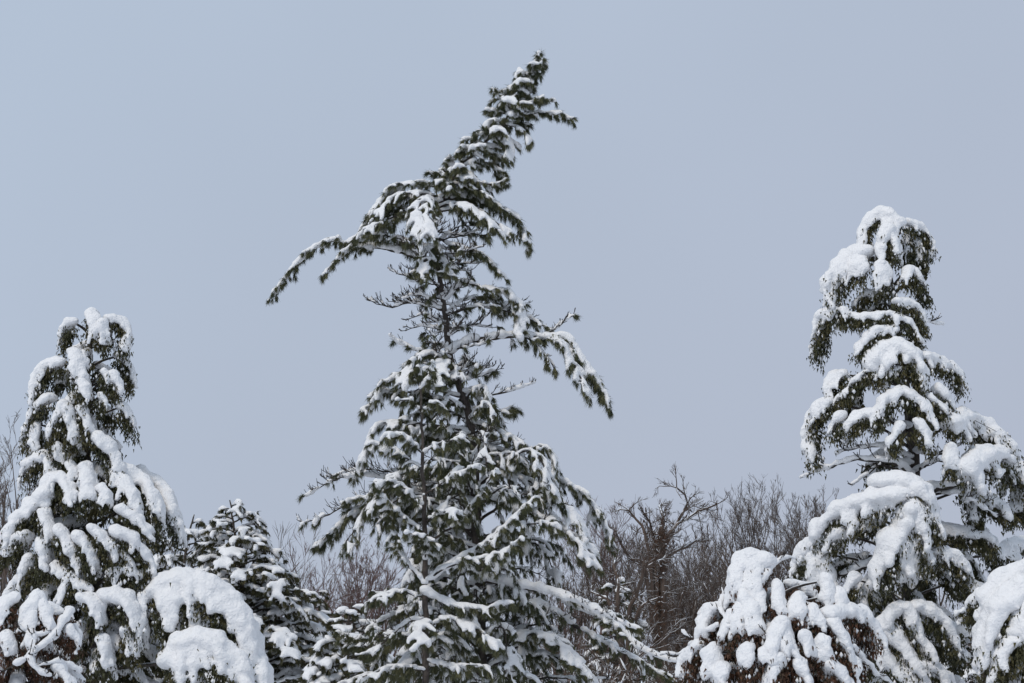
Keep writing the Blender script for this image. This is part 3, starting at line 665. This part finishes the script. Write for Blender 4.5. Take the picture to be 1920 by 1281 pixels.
def young_pine():
    Y = 37.6
    b = PX(800, 1400, Y)
    tr = Tree('pine_tree', 'slender young pine with forked limbs in front of the tall lopsided pine', 'tree', b[0], Y)
    tp = [(799,1281),(798,1150),(797,1060),(796,960),(793,860),(790,770),(789,700),(788,676)]
    trunk(tr, [np.array([b[0], Y, tr.base[2]-.3])]+[PX(x, y, Y) for x, y in tp], [.085,.075,.07,.062,.055,.045,.035,.025,.01], n=50)
    B = [([(789,730),(775,700),(772,672)],.1,dict(r0=.012,L2=.16,dens=1.4,needle=.6)),([(789,730),(806,705),(812,680)],-.1,dict(r0=.012,L2=.16,dens=1.4,needle=.6)),([(789,715),(788,690),(787,668)],0,dict(r0=.01,L2=.14,dens=1.5)),
         ([(791,775),(770,752),(745,752)],-.2,dict(r0=.015,L2=.22)),([(791,775),(810,755),(830,760)],-.3,dict(r0=.015,L2=.22)),([(792,850),(760,820),(725,815)],-.4,dict(r0=.018,L2=.32,snow=1.3)),([(792,850),(830,830),(870,820)],-.3,dict(r0=.018,L2=.32,snow=1.2)),
         ([(793,880),(750,850),(700,830)],.3,dict(r0=.018,L2=.3)),([(795,930),(840,900),(900,870)],-.4,dict(r0=.02,L2=.34,snow=1.2)),([(795,950),(750,910),(700,905)],-.5,dict(r0=.02,L2=.34,snow=1.3)),
         ([(796,1020),(850,985),(895,935),(930,880)],-.1,dict(r0=.028,L2=.34,t0=.3)),([(796,1000),(745,960),(720,930)],-.5,dict(r0=.022,L2=.34,snow=1.5)),([(797,1095),(760,1050),(740,1000),(732,950)],-.2,dict(r0=.03,L2=.32,t0=.35)),
         ([(797,1096),(850,1055),(920,1012),(1000,935)],-.3,dict(r0=.034,L2=.36,t0=.35,roll=1.3,skip=.1)),([(797,1090),(850,1060),(930,1040),(980,1010)],-.9,dict(r0=.025,L2=.36,t0=.3,snow=1.2)),
         ([(798,1110),(850,1135),(900,1140),(960,1130)],-.4,dict(r0=.03,L2=.3,roll=1.6,skip=.05)),([(798,1120),(740,1110),(690,1130)],-.5,dict(r0=.025,L2=.34)),([(798,1160),(760,1170),(700,1220),(670,1230)],-.3,dict(r0=.03,L2=.36,bare=.5)),
         ([(799,1180),(840,1160),(890,1180),(930,1210)],-.7,dict(r0=.025,L2=.38,snow=1.3)),([(799,1190),(790,1170),(785,1210)],-.9,dict(r0=.02,L2=.34,snow=1.5)),([(799,1240),(850,1250),(920,1250)],-.6,dict(r0=.025,L2=.38)),([(799,1260),(740,1250),(680,1270)],-.5,dict(r0=.025,L2=.38)),
         ([(797,1050),(800,1020),(770,1000)],-.9,dict(r0=.02,L2=.3,snow=1.3)),([(796,980),(830,960),(860,960)],-.8,dict(r0=.02,L2=.32,snow=1.3)),([(799,1210),(840,1190),(880,1230)],.6,dict(r0=.025,L2=.38)),([(799,1210),(750,1190),(700,1180)],.6,dict(r0=.025,L2=.38))]
    for pts, dep, kw in B:
        m = len(pts); x0 = np.array([PX(x, y, Y+dep*i/(m-1)) for i, (x, y) in enumerate(pts)])
        pine_bough(tr, x0, **dict(dict(dens=1.3, droop=.55), **kw))
young_pine()

# ------------------------------------------------------------------ evergreens behind
def back_evergreen(label, Y, tab, n, L2=.5, snow=2.3):
    cw = Crown(Y, tab); c = tab[-1][1]; b = PX(c, 1400, Y)
    tr = Tree('evergreen_tree', label, 'tree', b[0], Y)
    trunk(tr, [np.array([b[0], Y, tr.base[2]-.3])]+[cw.axis(t[0]) for t in tab[::-1] if t[0] < 1300], np.linspace(.16, .02, 8))
    y0 = tab[0][0]+5
    for i in range(n):
        py = y0+(1320-y0)*((i+.5)/n)**.8; c, l, r = interp_tab(tab, py); th = i*2.39996+U(-.3, .3); ca, sa = math.cos(th), math.sin(th)
        d = ((r if ca > 0 else l)*abs(ca)+(l+r)/2*(1-abs(ca)))*U(.62, 1.22)*SZ(Y); a = cw.axis(py); v = np.array([ca, sa, 0])
        pine_bough(tr, np.stack([a-UP*d*.1, a+v*d*.45+UP*d*.06, a+v*d*.8+UP*d*.05, a+v*d-UP*d*U(.0, .2)]), r0=.02+.01*d, L2=min(L2, .2+.35*d), dens=.75, snow=snow*U(.8, 1.3), droop=.35,
                   vox=.078, nl=.13, nw=.028, npt=6, needle=.8, ps=.9, m_mat=M_CEDAR, t0=.25)
back_evergreen('dense cone shaped evergreen flecked with snow behind the domed snow bough', 56, [(938,432,14,14),(965,435,36,40),(1000,440,54,70),(1060,448,76,110),(1120,455,94,140),(1200,462,110,165),(1300,470,130,180),(1420,475,130,180)], 120)
back_evergreen('rounded snow flecked evergreen between the cone shaped one and the young pine', 60, [(1100,590,20,20),(1140,588,40,36),(1200,586,56,50),(1300,584,70,66),(1420,584,70,66)], 36)
back_evergreen('smaller evergreen half hidden behind the narrow evergreen', 58, [(965,365,12,12),(1000,355,60,40),(1060,345,85,60),(1150,345,90,70),(1300,340,100,90),(1420,340,100,90)], 44)
back_evergreen('short olive evergreen at the foot of the slender young pine', 50, [(1128,660,6,6),(1160,655,40,40),(1220,650,70,70),(1300,648,90,100),(1420,648,90,100)], 40)
back_evergreen('short snow flecked evergreen among the bare trees behind the tall pine', 62, [(1075,1160,6,6),(1120,1158,36,30),(1200,1155,50,44),(1300,1152,70,60),(1420,1150,70,60)], 34)
back_evergreen('low snow flecked evergreen behind the ragged evergreen and its horizontal limb', 54, [(1110,1850,6,6),(1150,1848,50,60),(1220,1845,90,100),(1300,1840,110,120),(1420,1840,110,120)], 40)

# ------------------------------------------------------------------ bare trees and brush far behind
def bare_tree(label, px, top, Y, half, m, seed, trunk_r=.12, fork=.35, gnarl=.10, depth=4, nl=6, cat='tree', name='bare_tree', group=None, fine=1.0, upr=.75, basepy=1400, split=(4, 4), spr=.42, limbs=()):
    g = np.random.default_rng(seed)
    b = PX(px, basepy, Y); tr = Tree(name, label, cat, b[0], Y, group)
    z0 = tr.base[2]; H = PX(px, top+38, Y)[2]-z0; W = half*SZ(Y)
    wood = Buf(); base = np.array([b[0], Y, z0-.2])
    ft = base+UP*H*fork+np.array([g.normal(0, .02*H), g.normal(0, .02*H), 0])
    q, _ = resample([base, (base+ft)/2+g.normal(0, .05, 3), ft], 10); tube(wood, q, np.linspace(trunk_r, trunk_r*.75, 10), 7)
    tr.part('trunk', wood, m)
    def grow(buf, p, d, L, r, lev):
        p = p[None]; d = d[None]; L = np.array([L]); r = np.array([r])
        while True:
            m = len(p); k = 6 if lev == depth else 4 if lev > 1 else 2 if lev == 1 else 1
            pts = [p]; dd = d
            for j in range(k):
                dd = unit(dd+g.normal(0, gnarl*(1.6 if lev == depth else 1), (m, 3))+UP*.05); pts.append(pts[-1]+dd*(L/k)[:, None])
            pts = np.stack(pts, 1)
            tubes(buf, pts, r[:, None]*np.linspace(1, .5, k+1)[None], 6 if lev == depth else 4 if lev == depth-1 else 3, lev > 2)
            if lev == 0: return
            nb = int(round((split[1] if lev > 1 else split[0])*fine)); idx = np.repeat(np.arange(m), nb); n2 = len(idx)
            t = g.uniform(.22, 1.0, n2); f = t*k; i = np.minimum(k-1, f.astype(int))
            a_, b_ = pts[idx, i], pts[idx, i+1]
            p = a_+(b_-a_)*(f-i)[:, None]
            d = unit(unit(b_-a_)+g.normal(0, spr, (n2, 3))+UP*.16)
            L = L[idx]*g.uniform(.35, .66, n2)*(1.15-.4*t); r = np.maximum(.0075, r[idx]*(1-.5*t)*.56); lev -= 1
    for pl in limbs:
        c3 = np.array([PX(x, y, Y+(j/len(pl))*g.uniform(-1.5, 1.5)) for j, (x, y) in enumerate(pl)]); bf = Buf(); q, LL = resample(c3, 8, .05)
        q[0] = ft; tubes(bf, q[None], np.linspace(trunk_r*.7, .03, 8)[None], 6, True)
        for j in range(1, 8):
            for _ in range(3):
                grow(bf, q[j], unit(unit(q[j]-q[j-1])*.8+g.normal(0, .7, 3)), LL*g.uniform(.10, .24), max(.014, trunk_r*.22), depth-2)
        tr.part('limb', bf, m)
    for i in range(nl):
        th = i*2.4+g.uniform(-.4, .4); u = (i+.5)/nl
        st = base+(ft-base)*g.uniform(.65, 1.0) if i else ft
        end = np.array([math.cos(th)*W*g.uniform(.45, .9), math.sin(th)*W*g.uniform(.3, .8), 0]) if i else np.array([g.normal(0, .15*W), 0, 0])
        e = ft+end+UP*H*(1-fork)*g.uniform(.62, .86); d = e-st; L = np.linalg.norm(d)
        bf = Buf(); grow(bf, st, unit(unit(d)+UP*(upr-.75)), L*.95, trunk_r*.5, depth)
        tr.part('limb', bf, m)
    return tr
G = 'bare trees behind the evergreens'
BT = [('gnarled bare tree with crooked dark limbs beside the vine wrapped trunk', 1215, 930, 72, 110, M_BROWNWOOD, 3, .11, .42, .20, 4, 0, dict(limbs=[[(1226,1060),(1240,1030),(1262,990),(1300,962),(1342,948)],[(1230,1060),(1262,992),(1286,958),(1292,936),(1268,916)],[(1222,1060),(1208,1000),(1190,966),(1162,956)],[(1226,1060),(1246,985),(1238,948)],[(1226,1060),(1275,1030),(1330,1010)],[(1222,1060),(1180,1040),(1150,1000)],[(1226,1060),(1225,1000),(1212,960)]])),
      ('bare tree with an even fan of fine upright twigs behind the lumpy snow shrub', 1440, 900, 84, 95, M_GREYWOOD, 5, .13, .35, .07, 4, 15, {}),
      ('thin bare tree with upright twigs just behind the ragged evergreen', 1525, 892, 86, 60, M_GREYWOOD, 6, .11, .45, .07, 4, 14, {}),
      ('pale bare tree close behind the drooping edge of the tall pine', 1135, 930, 92, 60, M_REDWOOD, 7, .11, .4, .09, 4, 11, {}),
      ('bare tree of slim near vertical stems between the gnarled tree and the snow shrub', 1312, 985, 78, 60, M_BROWNWOOD, 8, .12, .25, .08, 4, 15, {}),
      ('reddish bare tree between the cone shaped evergreen and the pines', 650, 1005, 80, 75, M_REDWOOD, 9, .12, .3, .07, 4, 12, {}),
      ('pinkish twiggy bare tree beside the cone shaped evergreen', 585, 1012, 86, 50, M_REDWOOD, 10, .10, .3, .08, 4, 7, {}),
      ('reddish bare tree seen through the lower boughs of the young pine', 712, 1010, 84, 55, M_REDWOOD, 21, .10, .3, .08, 4, 7, {}),
      ('bare tree with fine twigs at the outer side of the narrow evergreen', -14, 818, 66, 46, M_GREYWOOD, 11, .12, .5, .09, 4, 7, {}),
      ('low bare tree against the outer boughs of the narrow evergreen', 14, 925, 60, 46, M_BROWNWOOD, 12, .10, .4, .1, 4, 7, {}),
      ('thin bare tree poking out behind the tip of the cone shaped evergreen', 398, 930, 64, 34, M_GREYWOOD, 13, .06, .5, .12, 3, 5, {}),
      ('small bare tree beside the tip of the cone shaped evergreen', 492, 930, 64, 32, M_GREYWOOD, 14, .06, .5, .12, 3, 5, {}),
      ('bare tree showing through the gap behind the ragged evergreen trunk', 1762, 945, 80, 50, M_BROWNWOOD, 15, .11, .4, .1, 4, 7, {}),
      ('bare tree behind the broad snow dome', 1880, 1085, 78, 60, M_BROWNWOOD, 16, .10, .3, .12, 4, 7, {}),
      ('dark bare tree with snow lined crooked limbs beside the drooping pine edge', 1168, 1010, 60, 75, M_BROWNWOOD, 17, .11, .35, .16, 3, 2, dict(limbs=[[(1165,1180),(1140,1130),(1110,1110)],[(1168,1180),(1190,1120),(1210,1070),(1240,1050)],[(1166,1180),(1160,1110),(1150,1050)],[(1168,1180),(1200,1140),(1235,1125)]])),
      ('bare tree filling the space behind the pine lower limbs', 1060, 1010, 76, 70, M_BROWNWOOD, 18, .11, .3, .1, 4, 8, {}),
      ('slim bare tree with dark stems close to the lumpy snow shrub', 1368, 1000, 70, 46, M_GREYWOOD, 19, .09, .25, .09, 4, 7, {}),
      ('bare tree with straight grey stems directly behind the vine wrapped stump', 1262, 975, 88, 60, M_GREYWOOD, 31, .11, .3, .08, 4, 14, {}),
      ('thin bare tree in front of the fan of upright twigs', 1395, 965, 76, 55, M_BROWNWOOD, 32, .10, .3, .09, 4, 9, {}),
      ('bare tree with spreading twigs between the pine and the crooked tree', 1180, 960, 90, 60, M_GREYWOOD, 33, .11, .3, .09, 4, 9, {}),
      ('bare tree behind the snow capped head of the lumpy snow shrub', 1345, 975, 94, 55, M_BROWNWOOD, 34, .11, .35, .08, 4, 13, {}),
      ('slender bare tree standing behind the long snowy pine limb', 1100, 975, 84, 50, M_BROWNWOOD, 35, .09, .3, .09, 4, 8, {}),
      ('bare tree in the gap between the narrow evergreen and the cone shaped one', 300, 985, 70, 50, M_BROWNWOOD, 20, .09, .35, .1, 4, 6, {}),
      ]
for lab, px, top, Y, half, m, seed, tr_, fork, gn, dp, nl, kw in BT:
    bare_tree(lab, px, top, Y, half, m, seed, tr_, fork, gn, dp, nl, group=G, **kw)

# vine wrapped trunk
def vine_trunk():
    Y = 70; b = PX(1232, 1400, Y)
    tr = Tree('vine_covered_tree', 'upright tree stump wrapped in shaggy brown vines and specks of snow', 'tree', b[0], Y)
    top = PX(1240, 985, Y); base = np.array([b[0], Y, tr.base[2]-.3])
    trunk(tr, [base, (base+top)/2+np.array([.15, 0, 0]), top], [.2, .16, .08], M_BROWNWOOD)
    lf, sn, tw = Buf(), Buf(), Buf(); m = 9000
    t = U(.15, 1, m)**.9; th = U(0, 6.28, m); r = np.abs(rng.normal(0, .36, m))*(1-.35*t)*(.6+.5*np.sin(t*23))
    P = base+(top-base)*t[:, None]+np.stack([np.cos(th)*r, np.sin(th)*r, rng.normal(0, .1, m)], 1)
    leaves(lf, P, rng.normal(0, .6, (m, 3))-UP*.3, U(.06, .12, m), U(.02, .04, m))
    k = U(size=m) < .012; blobs(sn, P[k]+UP*.03, U(.015, .045, k.sum()), .7)
    for i in range(220):
        t = U(.1, 1); p = base+(top-base)*t; d = unit(np.array([U(-1, 1), U(-1, 1), U(-.2, .7)])); L = U(.4, 1.2)
        q = np.array([p, p+d*L*.5+rng.normal(0, .05, 3), p+d*L+rng.normal(0, .1, 3)]); tube(tw, q, [.014, .01, .006], 3, False)
    tr.part('vine_leaves', lf, M_DRY, None, False, True); tr.part('vine_stems', tw, M_BROWNWOOD, stuff=True); tr.part('snow', sn, M_SNOW, stuff=True)
vine_trunk()

# brush: many stemmed bushes along the foot of the wood
def brush():
    g = np.random.default_rng(4)
    zones = [('rusty leafless bush below the drooping edge of the tall pine', [(1085,1170,58),(1130,1150,66),(1100,1215,50)]),
             ('rusty leafless bush around the vine wrapped stump', [(1180,1170,60),(1225,1175,64),(1270,1160,66),(1160,1210,52),(1250,1200,54)]),
             ('rusty leafless bush beside the lumpy snow shrub', [(1310,1175,60),(1355,1150,68),(1330,1195,54)]),
             ('leafless bush between the cone shaped evergreen and the pines', [(520,1190,66),(560,1150,72),(610,1130,74),(660,1120,72),(705,1115,74)]),
             ('leafless bush seen through the lower boughs of the tall pine', [(760,1110,76),(820,1110,74),(880,1120,76),(940,1120,72),(1000,1120,74),(1050,1120,72)]),
             ('leafless bush behind the narrow evergreen', [(20,1070,70),(80,1080,72),(140,1080,74),(200,1080,74),(250,1100,70),(300,1080,70)]),
             ('leafless bush behind the lumpy snow shrub and the ragged evergreen', [(1420,1120,72),(1480,1110,74),(1540,1110,74),(1600,1100,76),(1660,1100,76)]),
             ('leafless bush in the gap beside the horizontal snowy limb', [(1760,1100,74),(1820,1115,72),(1880,1120,70),(1930,1120,72)])]
    for i, (lab, px, top, Y) in enumerate([(l, *q) for l, z in zones for q in z]):
        b = PX(px, 1400, Y); rust = 1080 <= px <= 1360
        tr = Tree('bush', lab, 'bush', b[0], Y, lab.replace('bush', 'bushes'))
        z0 = tr.base[2]; H = PX(px, top, Y)[2]-z0; st, sn = Buf(), Buf(); lf = Buf()
        for s in range(38):
            th = g.uniform(0, 6.28); d = unit(np.array([math.cos(th)*g.uniform(.1, .55), math.sin(th)*g.uniform(.1, .55), 1]))
            L = H*g.uniform(.4, 1.0); p0 = np.array([b[0]+g.uniform(-.5, .5), Y+g.uniform(-.5, .5), z0-.1])
            p = [p0]; dd = d
            for k in range(6): dd = unit(dd+g.normal(0, .12, 3)); p.append(p[-1]+dd*L/6)
            p = np.array(p); tube(st, p, np.linspace(.022, .009, 7), 3, False)
            for c in range(9):
                k = g.integers(2, 6); q0 = p[k]+(p[k+1]-p[k])*g.uniform(0, 1); q1 = unit(unit(p[k+1]-p[k])+g.normal(0, .7, 3)+UP*.1); l = H*g.uniform(.08, .24)
                q = np.array([q0, q0+q1*l*.5, q0+q1*l]); tube(st, q[::2], [.011, .006], 3, False)
                if g.uniform() < .22: tube(sn, q[0]+(q[2]-q[0])*np.array([[.1], [.3], [.55]])+UP*.014, [.010, g.uniform(.018, .032), .010], 4)
        o = tr.part('stems', st, M_BROWNWOOD if rust or i % 3 else M_REDWOOD)
        if rust:
            m = 900; P = np.array([b[0], Y, z0])+np.stack([g.normal(0, .7, m), g.normal(0, .7, m), g.uniform(.2, .85, m)*H], 1)
            leaves(lf, P, g.normal(0, 1, (m, 3)), .07, .03); tr.part('dry_leaves', lf, M_DRY, None, False, True)
        tr.part('snow', sn, M_SNOW, stuff=True)
brush()

bake_snow()
if __name__ != '__main__':
    from collections import Counter
    c = Counter()
    for o in bpy.data.objects:
        if o.type == 'MESH': c[o.name.split('.')[0]] += len(o.data.loops)-2*len(o.data.polygons)
    print(sum(c.values()), c)
